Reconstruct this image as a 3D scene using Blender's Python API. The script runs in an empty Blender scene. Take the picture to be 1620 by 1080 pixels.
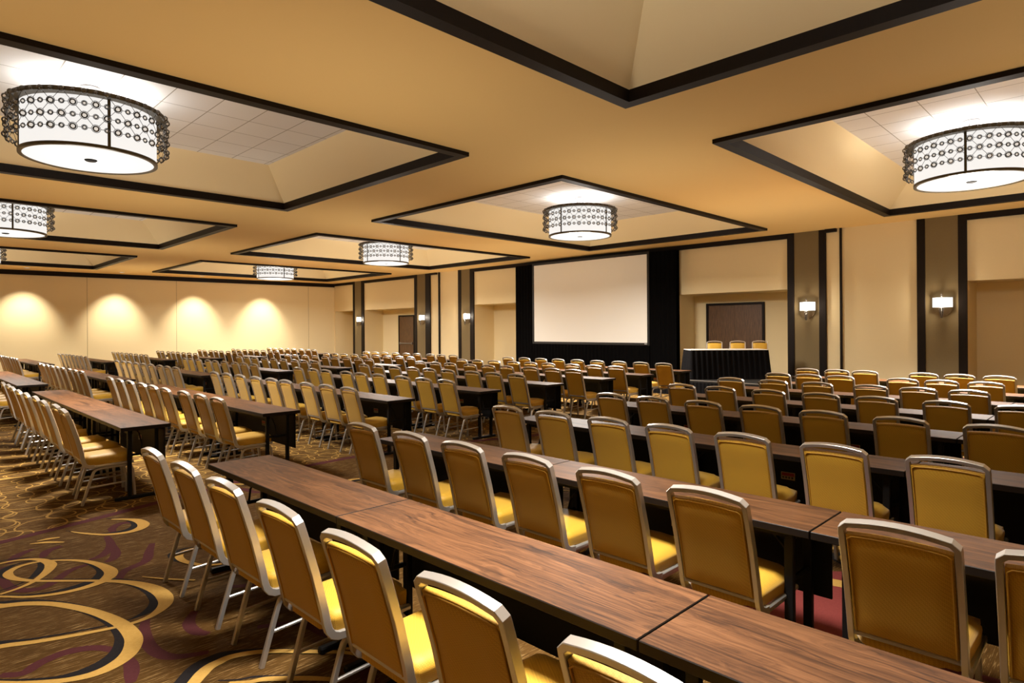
import bpy, bmesh, math, random
from mathutils import Vector, Matrix
random.seed(7)
PI = math.pi
SC = bpy.context.scene
COL = SC.collection
EYE = 1.71
B0, BA = 6.93, 0.55             # wavy carpet border
SHADE_E, DIFF_E, UP_E = 0.47, 0.52, 0.9
DOWN_W, GLOW_W, UP_W = 100.0, 60.0, 6.0
SPILL_W = 55.0
DOWN_K, GLOW_K = (3.6, 1.7), (0.9, 0.12)   # the row by the screen burns brighter
CEILING_FILL_W = 80.0
SCONCE_W, WASH_W = 14.0, 400.0
EXPOSURE = 0.92
# plan coordinates: a runs left along the screen wall, b runs towards the screen wall; x = -a, y = b

# ------------------------------------------------------------------ helpers
def new_mesh_object(name, bm, mats, parent=None, smooth=None):
    me = bpy.data.meshes.new(name)
    bm.normal_update()
    bm.to_mesh(me)
    bm.free()
    for m in (mats if isinstance(mats, (list, tuple)) else [mats]):
        me.materials.append(m)
    if smooth is not None:
        for p in me.polygons:
            p.use_smooth = True
        me.set_sharp_from_angle(angle=math.radians(smooth))
    o = bpy.data.objects.new(name, me)
    COL.objects.link(o)
    if parent is not None:
        o.parent = parent
    return o

def empty(name, loc=(0, 0, 0), rz=0.0, label=None, cat=None, group=None):
    o = bpy.data.objects.new(name, None)
    o.empty_display_size = 0.1
    COL.objects.link(o)
    o.location = loc
    o.rotation_euler = (0, 0, rz)
    tag(o, label, cat, group)
    return o

def tag(o, label=None, cat=None, group=None, kind=None):
    if label: o['label'] = label
    if cat: o['category'] = cat
    if group: o['group'] = group
    if kind: o['kind'] = kind
    return o

def structure(name, bm, mats, parent=None, smooth=None, label=None):
    o = new_mesh_object(name, bm, mats, parent, smooth)
    if parent is None:
        o['kind'] = 'structure'
    if label: o['label'] = label
    return o

def copy_thing(o, parent=None):
    c = o.copy()
    COL.objects.link(c)
    if parent is not None:
        c.parent = parent
    for ch in list(o.children):
        if ch.type != 'LIGHT':
            copy_thing(ch, c)
    return c

def box(bm, x0, x1, y0, y1, z0, z1, mat=0, bevel=0.0, seg=1):
    vs = [bm.verts.new((x, y, z)) for z in (z0, z1) for y in (y0, y1) for x in (x0, x1)]
    idx = [(0, 2, 3, 1), (4, 5, 7, 6), (0, 1, 5, 4), (2, 6, 7, 3), (0, 4, 6, 2), (1, 3, 7, 5)]
    fs = []
    for t in idx:
        f = bm.faces.new([vs[i] for i in t])
        f.material_index = mat
        fs.append(f)
    if bevel > 0:
        es = set()
        for f in fs:
            es.update(f.edges)
        bmesh.ops.bevel(bm, geom=list(es), offset=bevel, segments=seg, profile=0.5, affect='EDGES')
    return fs

def abox(bm, a0, a1, b0, b1, z0, z1, mat=0, bevel=0.0):
    return box(bm, -max(a0, a1), -min(a0, a1), min(b0, b1), max(b0, b1), z0, z1, mat, bevel)

def quad(bm, pts, mat=0):
    f = bm.faces.new([bm.verts.new(p) for p in pts])
    f.material_index = mat
    return f

def sweep(bm, pts, nors, w, t, closed=False, ch=0.25, mat=0, caps=True):
    """rectangular tube with chamfered edges along pts; nors = the direction of its t side at each point"""
    n = len(pts)
    rings = []
    for i, p in enumerate(pts):
        p = Vector(p)
        if closed:
            tg = Vector(pts[(i + 1) % n]) - Vector(pts[i - 1])
        elif i == 0:
            tg = Vector(pts[1]) - p
        elif i == n - 1:
            tg = p - Vector(pts[n - 2])
        else:
            tg = (Vector(pts[i + 1]) - p).normalized() + (p - Vector(pts[i - 1])).normalized()
        tg.normalize()
        N = Vector(nors[i] if isinstance(nors, list) else nors)
        N = (N - tg * N.dot(tg)).normalized()
        B = tg.cross(N)
        hw, ht = w / 2, t / 2
        c = min(w, t) * ch
        prof = [(hw - c, -ht), (hw, -ht + c), (hw, ht - c), (hw - c, ht), (-hw + c, ht), (-hw, ht - c), (-hw, -ht + c), (-hw + c, -ht)]
        rings.append([bm.verts.new(p + B * u + N * v) for u, v in prof])
    m = n if closed else n - 1
    for i in range(m):
        r0, r1 = rings[i], rings[(i + 1) % n]
        for k in range(8):
            f = bm.faces.new((r0[k], r0[(k + 1) % 8], r1[(k + 1) % 8], r1[k]))
            f.material_index = mat
    if not closed and caps:
        bm.faces.new(rings[0]).material_index = mat
        bm.faces.new(rings[-1][::-1]).material_index = mat

def tube(bm, p0, p1, r0, r1=None, seg=8, mat=0):
    r1 = r0 if r1 is None else r1
    p0, p1 = Vector(p0), Vector(p1)
    d = (p1 - p0).normalized()
    u = d.orthogonal().normalized()
    v = d.cross(u)
    A = [bm.verts.new(p0 + (u * math.cos(2 * PI * k / seg) + v * math.sin(2 * PI * k / seg)) * r0) for k in range(seg)]
    Bv = [bm.verts.new(p1 + (u * math.cos(2 * PI * k / seg) + v * math.sin(2 * PI * k / seg)) * r1) for k in range(seg)]
    for k in range(seg):
        bm.faces.new((A[k], A[(k + 1) % seg], Bv[(k + 1) % seg], Bv[k])).material_index = mat
    bm.faces.new(A[::-1]).material_index = mat
    bm.faces.new(Bv).material_index = mat

def ring_lathe(bm, prof, seg=48, mat=0, arc=(0, 2 * PI), close_profile=True):
    """turn a (r, z) profile about z"""
    full = abs(arc[1] - arc[0] - 2 * PI) < 1e-6
    cols = []
    n = seg if full else seg + 1
    for i in range(n):
        t = arc[0] + (arc[1] - arc[0]) * i / seg
        cols.append([bm.verts.new((r * math.cos(t), r * math.sin(t), z)) for r, z in prof])
    for i in range(seg):
        c0, c1 = cols[i], cols[(i + 1) % n]
        m = len(prof) if close_profile else len(prof) - 1
        for k in range(m):
            k2 = (k + 1) % len(prof)
            try:
                bm.faces.new((c0[k], c1[k], c1[k2], c0[k2])).material_index = mat
            except ValueError:
                pass
    bmesh.ops.remove_doubles(bm, verts=[v for c in cols for v in c], dist=1e-6)

def disc(bm, r, z, seg=48, up=False, mat=0):
    vs = [bm.verts.new((r * math.cos(2 * PI * k / seg), r * math.sin(2 * PI * k / seg), z)) for k in range(seg)]
    f = bm.faces.new(vs if up else vs[::-1])
    f.material_index = mat

def cushion(bm, cx, cy, cz, sx, sy, sz, r, crown=0.0, seg=3, mat=0, div=6):
    """a rounded, slightly crowned pad"""
    ret = bmesh.ops.create_cube(bm, size=1.0)
    vs = ret['verts']
    for v in vs:
        v.co = Vector((cx + v.co.x * sx, cy + v.co.y * sy, cz + v.co.z * sz))
    es = list({e for v in vs for e in v.link_edges})
    out = bmesh.ops.bevel(bm, geom=es, offset=r, segments=seg, profile=0.55, affect='EDGES')
    return out

# ------------------------------------------------------------------ materials
def mat(name, base=(0.8, 0.8, 0.8), rough=0.5, metal=0.0, spec=0.5):
    m = bpy.data.materials.new(name)
    m.use_nodes = True
    b = m.node_tree.nodes['Principled BSDF']
    b.inputs['Base Color'].default_value = (*base, 1)
    b.inputs['Roughness'].default_value = rough
    b.inputs['Metallic'].default_value = metal
    b.inputs['Specular IOR Level'].default_value = spec
    return m

class NT:
    """small node-building helper"""
    def __init__(self, m):
        self.t = m.node_tree; self.n = self.t.nodes; self.l = self.t.links
        self.bsdf = self.n['Principled BSDF']
    def node(self, kind, **kw):
        nd = self.n.new(kind)
        for k, v in kw.items():
            setattr(nd, k, v)
        return nd
    def put(self, sock, v):
        if hasattr(v, 'links') or isinstance(v, bpy.types.NodeSocket):
            self.l.new(v, sock)
        else:
            sock.default_value = v
    def math(self, op, a, b=None, c=None, clamp=False):
        nd = self.node('ShaderNodeMath', operation=op); nd.use_clamp = clamp
        self.put(nd.inputs[0], a)
        if b is not None: self.put(nd.inputs[1], b)
        if c is not None: self.put(nd.inputs[2], c)
        return nd.outputs[0]
    def vmath(self, op, a, b=None, out=0):
        nd = self.node('ShaderNodeVectorMath', operation=op)
        self.put(nd.inputs[0], a)
        if b is not None: self.put(nd.inputs[1], b)
        return nd.outputs[out]
    def mix(self, fac, a, b, blend='MIX'):
        nd = self.node('ShaderNodeMix', data_type='RGBA', blend_type=blend)
        self.put(nd.inputs[0], fac); self.put(nd.inputs[6], a); self.put(nd.inputs[7], b)
        return nd.outputs[2]
    def noise(self, vec, scale, detail=3.0, rough=0.55, dist=0.0):
        nd = self.node('ShaderNodeTexNoise')
        self.put(nd.inputs['Vector'], vec)
        nd.inputs['Scale'].default_value = scale; nd.inputs['Detail'].default_value = detail
        nd.inputs['Roughness'].default_value = rough; nd.inputs['Distortion'].default_value = dist
        return nd.outputs[0]
    def mapping(self, vec, scale=(1, 1, 1), loc=(0, 0, 0), rot=(0, 0, 0)):
        nd = self.node('ShaderNodeMapping')
        self.put(nd.inputs['Vector'], vec)
        nd.inputs['Location'].default_value = loc; nd.inputs['Rotation'].default_value = rot
        nd.inputs['Scale'].default_value = scale
        return nd.outputs[0]
    def ramp(self, fac, stops):
        nd = self.node('ShaderNodeValToRGB')
        cr = nd.color_ramp
        while len(cr.elements) < len(stops):
            cr.elements.new(0.5)
        for e, (p, c) in zip(cr.elements, stops):
            e.position = p; e.color = (*c, 1) if len(c) == 3 else c
        self.put(nd.inputs[0], fac)
        return nd.outputs[0]
    def obj(self):
        return self.node('ShaderNodeTexCoord').outputs['Object']
    def rnd(self):
        return self.node('ShaderNodeObjectInfo').outputs['Random']
    def bump(self, h, strength=0.2, dist=0.01):
        nd = self.node('ShaderNodeBump')
        nd.inputs['Strength'].default_value = strength; nd.inputs['Distance'].default_value = dist
        self.put(nd.inputs['Height'], h)
        self.l.new(nd.outputs[0], self.bsdf.inputs['Normal'])
    def color(self, c): self.put(self.bsdf.inputs['Base Color'], c)
    def rough(self, c): self.put(self.bsdf.inputs['Roughness'], c)

def emission(name, col, strength, base=0.25):
    m = mat(name, (base, base, base), 0.8, spec=0.0)
    b = m.node_tree.nodes['Principled BSDF']
    b.inputs['Emission Color'].default_value = (*col, 1)
    b.inputs['Emission Strength'].default_value = strength
    return m

M = {}
def make_materials():
    # painted ceiling and papered walls
    m = mat('ceiling_paint', (0.87, 0.585, 0.225), 0.85, spec=0.2); n = NT(m)
    n.bump(n.noise(n.obj(), 60, 3), 0.04, 0.004); M['ceiling'] = m
    m = mat('recess_paint', (0.93, 0.76, 0.45), 0.85, spec=0.2); M['recess'] = m
    m = mat('ceiling_tile', (0.84, 0.80, 0.74), 0.9, spec=0.2); n = NT(m)
    g = n.node('ShaderNodeTexBrick'); g.offset = 0.0; g.squash = 1.0
    n.put(g.inputs['Vector'], n.mapping(n.obj(), loc=(0.2, 0.34, 0)))
    g.inputs['Color1'].default_value = (0.84, 0.80, 0.74, 1); g.inputs['Color2'].default_value = (0.80, 0.755, 0.70, 1)
    g.inputs['Mortar'].default_value = (0.34, 0.29, 0.22, 1); g.inputs['Scale'].default_value = 1.0
    g.inputs['Mortar Size'].default_value = 0.007; g.inputs['Brick Width'].default_value = 0.70; g.inputs['Row Height'].default_value = 0.632
    n.color(g.outputs[0]); M['tile'] = m
    m = mat('wall_paper', (0.78, 0.595, 0.325), 0.75, spec=0.25); n = NT(m)
    v = n.noise(n.mapping(n.obj(), (14, 14, 90)), 3, 2)
    h = n.noise(n.mapping(n.obj(), (90, 90, 8)), 3, 2)
    n.color(n.mix(n.math('MULTIPLY', v, h), (0.80, 0.665, 0.395, 1), (0.88, 0.74, 0.455, 1)))
    n.bump(n.math('ADD', v, h), 0.06, 0.004); M['wall'] = m
    m = mat('pilaster_fabric', (0.2, 0.14, 0.065), 0.7, spec=0.15); n = NT(m)
    v = n.noise(n.mapping(n.obj(), (120, 120, 10)), 3, 2)
    n.color(n.mix(v, (0.175, 0.128, 0.060, 1), (0.235, 0.178, 0.090, 1))); M['pilaster'] = m
    m = mat('dark_wood_trim', (0.018, 0.009, 0.005), 0.5, spec=0.16); n = NT(m)
    v = n.noise(n.mapping(n.obj(), (30, 30, 3)), 3, 3)
    n.color(n.mix(v, (0.005, 0.003, 0.002, 1), (0.014, 0.0075, 0.004, 1))); M['trim'] = m
    m = mat('door_veneer', (0.11, 0.05, 0.018), 0.45); n = NT(m)
    v = n.noise(n.mapping(n.obj(), (22, 22, 1.4)), 2.5, 4, 0.6, 0.6)
    n.color(n.ramp(v, [(0.3, (0.055, 0.024, 0.008)), (0.55, (0.13, 0.062, 0.022)), (0.8, (0.19, 0.095, 0.036))])); M['door'] = m
    # seminar tables
    m = mat('walnut_laminate', (0.15, 0.07, 0.035), 0.48, spec=0.22); n = NT(m)
    p = n.obj()
    off = n.node('ShaderNodeCombineXYZ'); n.put(off.inputs[0], n.math('MULTIPLY', n.rnd(), 37.0)); n.put(off.inputs[1], n.math('MULTIPLY', n.rnd(), 11.0))
    p2 = n.vmath('ADD', p, off.outputs[0])
    warp = n.noise(n.mapping(p2, (0.9, 4.5, 1)), 1.6, 3, 0.55, 0.5)
    q = n.mapping(p2, (0.60, 15.0, 1))
    cmb = n.node('ShaderNodeCombineXYZ'); n.put(cmb.inputs[1], n.math('MULTIPLY', warp, 5.0))
    q = n.vmath('ADD', q, cmb.outputs[0])
    fig = n.noise(q, 1.9, 5, 0.62, 0.35)
    fine = n.noise(n.mapping(p2, (2.0, 110.0, 1)), 1.0, 4, 0.65)
    f = n.math('ADD', n.math('MULTIPLY', fig, 0.62), n.math('MULTIPLY', fine, 0.44))
    n.color(n.ramp(f, [(0.36, (0.016, 0.007, 0.004)), (0.46, (0.060, 0.024, 0.009)), (0.56, (0.115, 0.048, 0.018)), (0.70, (0.185, 0.083, 0.034))]))
    n.rough(n.math('MULTIPLY_ADD', fine, 0.16, 0.42)); n.bump(fine, 0.05, 0.002); M['walnut'] = m
    M['table_edge'] = mat('table_edge_black', (0.012, 0.008, 0.006), 0.5, spec=0.18)
    M['table_black'] = mat('table_steel_black', (0.005, 0.005, 0.006), 0.55, spec=0.2)
    # chairs
    m = mat('gold_upholstery', (0.60, 0.345, 0.045), 0.55, spec=0.35); n = NT(m)
    p = n.obj()
    chk = n.node('ShaderNodeTexChecker'); n.put(chk.inputs['Vector'], n.mapping(p, rot=(0.6, 0.6, 0.785))); chk.inputs['Scale'].default_value = 190
    big = n.noise(p, 5, 2)
    c = n.mix(chk.outputs['Fac'], (0.50, 0.275, 0.020, 1), (0.64, 0.375, 0.036, 1))
    n.color(n.mix(n.math('MULTIPLY', big, 0.35), c, (0.44, 0.235, 0.018, 1)))
    n.bump(chk.outputs['Fac'], 0.12, 0.002)
    n.bsdf.inputs['Sheen Weight'].default_value = 0.15; M['gold'] = m
    M['piping'] = mat('gold_piping', (0.50, 0.27, 0.028), 0.5)
    m = mat('chair_aluminium', (0.64, 0.62, 0.59), 0.30, 0.75); M['alu'] = m
    # chandeliers and sconces
    M['bronze'] = mat('bronze', (0.085, 0.062, 0.028), 0.42, 0.6)
    M['pewter'] = mat('pewter', (0.30, 0.29, 0.29), 0.4, 0.8)
    M['finial'] = mat('blackened_bronze', (0.004, 0.003, 0.002), 0.6, spec=0.05)
    M['wire'] = mat('dark_wire', (0.03, 0.025, 0.018), 0.4, 0.5)
    M['shade'] = emission('lit_fabric_shade', (1.0, 0.97, 0.93), SHADE_E)
    M['diffuser'] = emission('lit_diffuser', (1.0, 0.965, 0.92), DIFF_E)
    M['uplight'] = emission('open_top_glow', (0.90, 0.92, 1.0), UP_E)
    M['sconce_shade'] = emission('lit_sconce_shade', (1.0, 0.96, 0.90), 1.2)
    M['downlight'] = emission('lit_downlight', (1.0, 0.95, 0.85), 2.0)
    M['white_metal'] = mat('white_enamel', (0.75, 0.72, 0.66), 0.5)
    m = bpy.data.materials.new('crystal'); m.use_nodes = True; t = m.node_tree
    for nd in list(t.nodes):
        if nd.type != 'OUTPUT_MATERIAL': t.nodes.remove(nd)
    out = [nd for nd in t.nodes if nd.type == 'OUTPUT_MATERIAL'][0]
    tr = t.nodes.new('ShaderNodeBsdfTransparent'); tr.inputs[0].default_value = (0.93, 0.91, 0.88, 1)
    gl = t.nodes.new('ShaderNodeBsdfGlossy'); gl.inputs['Roughness'].default_value = 0.06; gl.inputs['Color'].default_value = (0.95, 0.93, 0.9, 1)
    lw = t.nodes.new('ShaderNodeLayerWeight'); lw.inputs[0].default_value = 0.45
    mx = t.nodes.new('ShaderNodeMixShader')
    t.links.new(lw.outputs['Fresnel'], mx.inputs[0]); t.links.new(tr.outputs[0], mx.inputs[1]); t.links.new(gl.outputs[0], mx.inputs[2]); t.links.new(mx.outputs[0], out.inputs[0])
    M['crystal'] = m
    # stage
    M['screen'] = mat('screen_white', (0.90, 0.88, 0.82), 0.85, spec=0.1)
    M['screen_black'] = mat('screen_frame_black', (0.008, 0.007, 0.006), 0.5)
    M['drape'] = mat('black_velour', (0.0035, 0.003, 0.003), 0.9, spec=0.1)
    M['skirt'] = mat('black_table_skirt', (0.005, 0.0045, 0.005), 0.85, spec=0.08)
    M['cloth'] = mat('white_tablecloth', (0.72, 0.68, 0.62), 0.6)
    M['deck'] = mat('stage_deck_grey', (0.02, 0.018, 0.016), 0.8, spec=0.1)
    M['print_white'] = mat('printed_white', (0.8, 0.8, 0.78), 0.5)
    M['label_cream'] = mat('label_cream', (0.42, 0.36, 0.22), 0.5)
    M['label_red'] = mat('label_red', (0.30, 0.03, 0.03), 0.5)
    M['label_dark'] = mat('label_dark', (0.05, 0.04, 0.03), 0.5)
    M['baseboard'] = mat('baseboard_dark', (0.02, 0.011, 0.006), 0.4)
    carpet()

def carpet_streaks(n, p, base_dark, base_mid, fleck):
    streak = n.noise(n.mapping(p, (150, 7.0, 1)), 1.0, 3, 0.7)
    big = n.noise(p, 1.3, 3, 0.6)
    c = n.mix(big, base_dark, base_mid)
    s = n.math('MULTIPLY', n.math('SUBTRACT', streak, 0.565), 14.0, clamp=True)
    d = n.math('MULTIPLY', n.math('SUBTRACT', 0.46, streak), 10.0, clamp=True)
    c = n.mix(n.math('MULTIPLY', s, 0.70), c, fleck)
    c = n.mix(n.math('MULTIPLY', d, 0.55), c, (0.030, 0.013, 0.004, 1))
    return c

def carpet():
    m = mat('patterned_carpet', (0.1, 0.06, 0.02), 0.95, spec=0.08); n = NT(m)
    p = n.obj()
    c = carpet_streaks(n, p, (0.060, 0.029, 0.007, 1), (0.115, 0.058, 0.014, 1), (0.36, 0.235, 0.095, 1))
    sep = n.node('ShaderNodeSeparateXYZ'); n.put(sep.inputs[0], p)
    # small interlocking rings, only on the far side of the wavy purple border
    wob = n.node('ShaderNodeTexNoise'); n.put(wob.inputs['Vector'], p); wob.inputs['Scale'].default_value = 2.6; wob.inputs['Detail'].default_value = 1.0
    wv = n.vmath('MULTIPLY', n.vmath('SUBTRACT', wob.outputs['Color'], (0.5, 0.5, 0.5)), (0.09, 0.09, 0.0))
    pw = n.vmath('ADD', p, wv)
    line = None
    for k, (cell, ox, oy, r0) in enumerate([(0.46, 0.0, 0.0, 0.36), (0.46, 0.52, 0.47, 0.40), (0.40, 0.27, 0.71, 0.33)]):
        q = n.vmath('ADD', n.vmath('MULTIPLY', pw, (1 / cell, 1 / cell, 0.0)), (ox, oy, 0.0))
        fl = n.vmath('FLOOR', q)
        wn = n.node('ShaderNodeTexWhiteNoise', noise_dimensions='3D'); n.put(wn.inputs['Vector'], n.vmath('ADD', fl, (k * 17.3, 3.1, 0.0)))
        jit = n.vmath('MULTIPLY', n.vmath('SUBTRACT', wn.outputs['Color'], (0.5, 0.5, 0.5)), (0.16, 0.16, 0.0))
        fr = n.vmath('SUBTRACT', n.vmath('SUBTRACT', q, fl), n.vmath('ADD', jit, (0.5, 0.5, 0.0)))
        d = n.vmath('LENGTH', fr, out='Value')
        rad = n.math('MULTIPLY_ADD', wn.outputs['Value'], 0.09, r0 - 0.05)
        ab = n.math('ABSOLUTE', n.math('SUBTRACT', d, rad))
        ln = n.math('LESS_THAN', ab, 0.0068 / cell)
        line = ln if line is None else n.math('MAXIMUM', line, ln)
    bound = n.math('MULTIPLY_ADD', n.math('SINE', n.math('MULTIPLY_ADD', sep.outputs[1], 2 * PI / 10.5, -2 * PI * 1.9 / 10.5)), -BA, -B0)
    zone = n.math('LESS_THAN', sep.outputs[0], bound)
    n.color(n.mix(n.math('MULTIPLY', n.math('MULTIPLY', line, zone), 0.75), c, (0.42, 0.25, 0.065, 1)))
    n.bump(n.noise(p, 240, 2), 0.25, 0.006)
    M['carpet'] = m
    for key, dark, mid, fl in [('carpet_gold', (0.44, 0.25, 0.055, 1), (0.62, 0.39, 0.11, 1), (0.74, 0.52, 0.20, 1)),
                               ('carpet_black', (0.010, 0.009, 0.010, 1), (0.022, 0.018, 0.018, 1), (0.05, 0.04, 0.035, 1)),
                               ('carpet_purple', (0.062, 0.017, 0.020, 1), (0.095, 0.027, 0.028, 1), (0.19, 0.09, 0.065, 1)),
                               ('carpet_red', (0.17, 0.035, 0.032, 1), (0.24, 0.052, 0.045, 1), (0.40, 0.12, 0.09, 1))]:
        m = mat(key, (0.3, 0.2, 0.1), 0.95, spec=0.08); n = NT(m); p = n.obj()
        tx = n.noise(n.mapping(p, (90, 40, 1)), 1.0, 2, 0.6)
        n.color(n.mix(tx, dark, mid)); n.bump(n.noise(p, 240, 2), 0.25, 0.006); M[key] = m
# ------------------------------------------------------------------ room
HC = 4.37                      # ceiling height
ZT = 4.31                      # underside of the recess trim
TILE = 5.05                    # tile field inside a recess
A_MIN, B_MIN = -4.2, -6.5
WB = 18.14                     # front (screen) wall plane
AB = 19.30                     # back of the door niches
HEAD = 2.79                    # underside of the niche headers
WL0, WL1 = 33.75, 32.62        # left wall: a at b = 3.4 and at b = WB (it runs a little out of square)
def wall_left_a(b): return WL0 + (WL1 - WL0) * (b - 3.4) / (WB - 3.4)

ROW_B = [(8.25, 16.71), (-2.27, 6.19)]
RECESS = [('C', 7.01, 13.045, 0), ('3', 15.77, 21.805, 0), ('4', 24.71, 30.745, 0), ('R', -0.45, 4.235, 0),
          ('L', 7.09, 13.125, 1), ('L2', 15.91, 21.945, 1), ('L3', 24.78, 30.815, 1), ('T', -0.45, 4.275, 1)]
HOLES = [(a0, a1, *ROW_B[r]) for _, a0, a1, r in RECESS]

def build_floor():
    bm = bmesh.new()
    quad(bm, [(-A_MIN + 0.3, B_MIN - 0.3, 0), (-A_MIN + 0.3, AB + 0.3, 0), (-36, AB + 0.3, 0), (-36, B_MIN - 0.3, 0)][::-1], 0)
    bmesh.ops.recalc_face_normals(bm, faces=bm.faces)
    def spline(pts, n=8):
        out = []
        P = [pts[0]] + pts + [pts[-1]]
        for i in range(1, len(P) - 2):
            p0, p1, p2, p3 = [Vector(q) for q in P[i - 1:i + 3]]
            for k in range(n):
                t = k / n
                out.append(0.5 * ((2 * p1) + (p2 - p0) * t + (2 * p0 - 5 * p1 + 4 * p2 - p3) * t * t + (3 * p1 - p0 - 3 * p2 + p3) * t ** 3))
        out.append(Vector(P[-2]))
        return out
    def ribbon(pts, widths, z, mi, shift=(0, 0), n=8):
        c = spline([(a + shift[0], b + shift[1]) for a, b in pts], n)
        m = len(c)
        L, R = [], []
        for i, p in enumerate(c):
            tg = (c[min(i + 1, m - 1)] - c[max(i - 1, 0)])
            if tg.length < 1e-6: tg = Vector((1, 0))
            tg.normalize()
            nn = Vector((-tg.y, tg.x))
            f = i / (m - 1) * (len(widths) - 1)
            k = min(int(f), len(widths) - 2)
            w = widths[k] + (widths[k + 1] - widths[k]) * (f - k)
            L.append(bm.verts.new((-(p.x + nn.x * w / 2), p.y + nn.y * w / 2, z + 0.0003 * i / m)))
            R.append(bm.verts.new((-(p.x - nn.x * w / 2), p.y - nn.y * w / 2, z + 0.0003 * i / m)))
        for i in range(m - 1):
            f = bm.faces.new((L[i], L[i + 1], R[i + 1], R[i]))
            f.normal_update()
            if f.normal.z < 0: f.normal_flip()
            f.material_index = mi
    GOLD = {
 'A': ([(5.024, 0.484), (4.952, 0.606), (4.826, 0.722), (4.637, 0.826), (4.45, 0.899), (4.234, 0.952), (4.046, 0.965), (3.909, 0.947), (3.783, 0.888), (3.712, 0.802), (3.692, 0.707), (3.724, 0.611), (3.78, 0.529), (3.9, .40), (4.1, .25), (4.4, .12), (4.8, .1), (5.1, .22), (5.15, .36), (5.024, .484)], [.07, .06, .055, .06, .065, .075, .085, .09, .085, .075, .06, .045, .04, .035, .03, .03, .03, .04, .055, .07]),
 'B': ([(4.30, 0.05), (4.40, 0.25), (4.379, 0.421), (4.306, 0.564), (4.245, 0.715), (4.204, 0.84), (4.176, 0.947), (4.172, 1.037), (4.211, 1.131), (4.307, 1.216), (4.437, 1.251), (4.597, 1.246), (4.77, 1.197), (4.907, 1.125), (5.047, 1.011), (5.187, 0.875), (5.362, 0.705), (5.509, 0.612), (5.637, 0.588), (5.722, 0.616), (5.782, 0.689), (5.774, 0.812), (5.633, 0.973), (5.448, 1.07), (5.217, 1.115), (5.082, 1.083), (5.004, 1.002), (4.976, 0.878), (5.0, 0.748), (5.076, 0.622), (5.207, 0.502), (5.4, .3)], [.05, .05, .055, .045, .04, .035, .03, .035, .05, .08, .095, .09, .07, .05, .035, .03, .035, .05, .06, .05, .04, .03, .035, .05, .08, .09, .07, .05, .04, .03, .025, .02]),
 'D': ([(5.249, 0.506), (5.282, 0.6), (5.352, 0.694), (5.483, 0.781), (5.632, 0.834), (5.764, 0.822), (5.88, 0.763), (5.94, 0.666), (5.944, 0.574), (5.9, .4), (5.7, .25), (5.45, .28), (5.249, .506)], [.03, .03, .04, .06, .075, .06, .04, .03, .03, .03, .03, .03, .03]),
 'E': ([(6.455, 1.097), (6.317, 1.166), (6.15, 1.284), (6.083, 1.424), (6.119, 1.532), (6.232, 1.592), (6.403, 1.582), (6.527, 1.514), (6.608, 1.428)], [.012, .03, .045, .06, .085, .095, .075, .045, .02]),
 'F': ([(6.319, 0.798), (6.273, 0.895), (6.169, 1.001)], [.01, .05, .02]),
 'f': ([(6.357, 0.849), (6.363, 0.92), (6.337, 0.999)], [.01, .05, .02]),
 'H': ([(5.191, 1.781), (5.239, 1.669), (5.182, 1.566), (5.035, 1.542), (4.893, 1.582), (4.795, 1.644), (4.74, 1.78), (4.82, 1.9), (5.0, 1.93), (5.13, 1.87)], [.03, .045, .06, .05, .04, .035, .03, .025, .02, .01]),
 'I': ([(4.904, 1.242), (4.736, 1.35), (4.574, 1.478)], [.008, .022, .022]),
 'G': ([(2.75, .86), (2.98, .88), (3.15, .95), (3.248, 1.045), (3.3, 1.095), (3.337, 1.141), (3.353, 1.192), (3.36, 1.266), (3.315, 1.37), (3.239, 1.463), (3.146, 1.549), (3.052, 1.634), (2.952, 1.714), (2.75, 1.8)], [.03, .04, .05, .065, .07, .065, .06, .05, .045, .04, .04, .035, .03, .02]),
 'g': ([(3.12, 1.16), (3.056, 1.233), (3.027, 1.296), (2.942, 1.387), (2.86, 1.468), (2.767, 1.542)], [.02, .03, .04, .045, .04, .03]),
    }
    PURP = [[(4.215, 1.089), (4.05, 1.035), (3.855, 1.0), (3.688, 1.006), (3.578, 1.059), (3.504, 1.199)], [(4.021, 0.386), (3.959, 0.469), (4.019, 0.548), (4.05, 0.666), (3.989, 0.789), (3.833, 0.877)],
            [(3.738, 0.883), (3.612, 0.865), (3.471, 0.827)], [(4.949, 1.106), (5.128, 1.193), (5.234, 1.349), (5.444, 1.428), (5.628, 1.5)], [(6.099, 1.283), (5.8, 1.249), (5.601, 1.146), (5.569, 1.06)],
            [(5.839, 1.267), (5.588, 1.236), (5.457, 1.184), (5.424, 1.131)], [(4.081, 1.318), (3.935, 1.237), (3.796, 1.23), (3.717, 1.272)], [(5.882, 0.822), (6.022, 0.87), (6.088, 0.97)],
            [(5.91, 0.622), (6.07, 0.691), (6.161, 0.8)], [(5.845, 0.59), (5.52, 0.552), (5.264, 0.598), (5.19, 0.729), (5.415, 0.914), (5.466, 1.052)], [(6.293, 1.624), (6.413, 1.474), (6.308, 1.37), (6.16, 1.35)],
            [(3.6, 1.5), (3.45, 1.7), (3.2, 1.75), (3.0, 1.9)], [(4.7, 1.9), (4.4, 2.0), (4.2, 1.8), (4.3, 1.6)]]
    def motif(da, db, fa=1, ca=4.7, fb=1, cb=1.0):
        T = lambda pts: [(ca + fa * (a - ca) + da, cb + fb * (b - cb) + db) for a, b in pts]
        for i, p in enumerate(PURP):
            ribbon(T(p), [.04, .07, .07, .04], 0.0006 + 0.00005 * i, 3, n=5)
        for k, (p, w) in GOLD.items():
            if k not in 'FfI':
                ribbon(T(p), [q * 1.15 if q > .045 else q * .45 for q in w], 0.0016, 2, shift=(.066 * fa, -.026 * fb), n=6)
        for i, (k, (p, w)) in enumerate(GOLD.items()):
            ribbon(T(p), w, 0.0026 + 0.00035 * i, 1, n=6)
    motif(0, 0)
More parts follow.
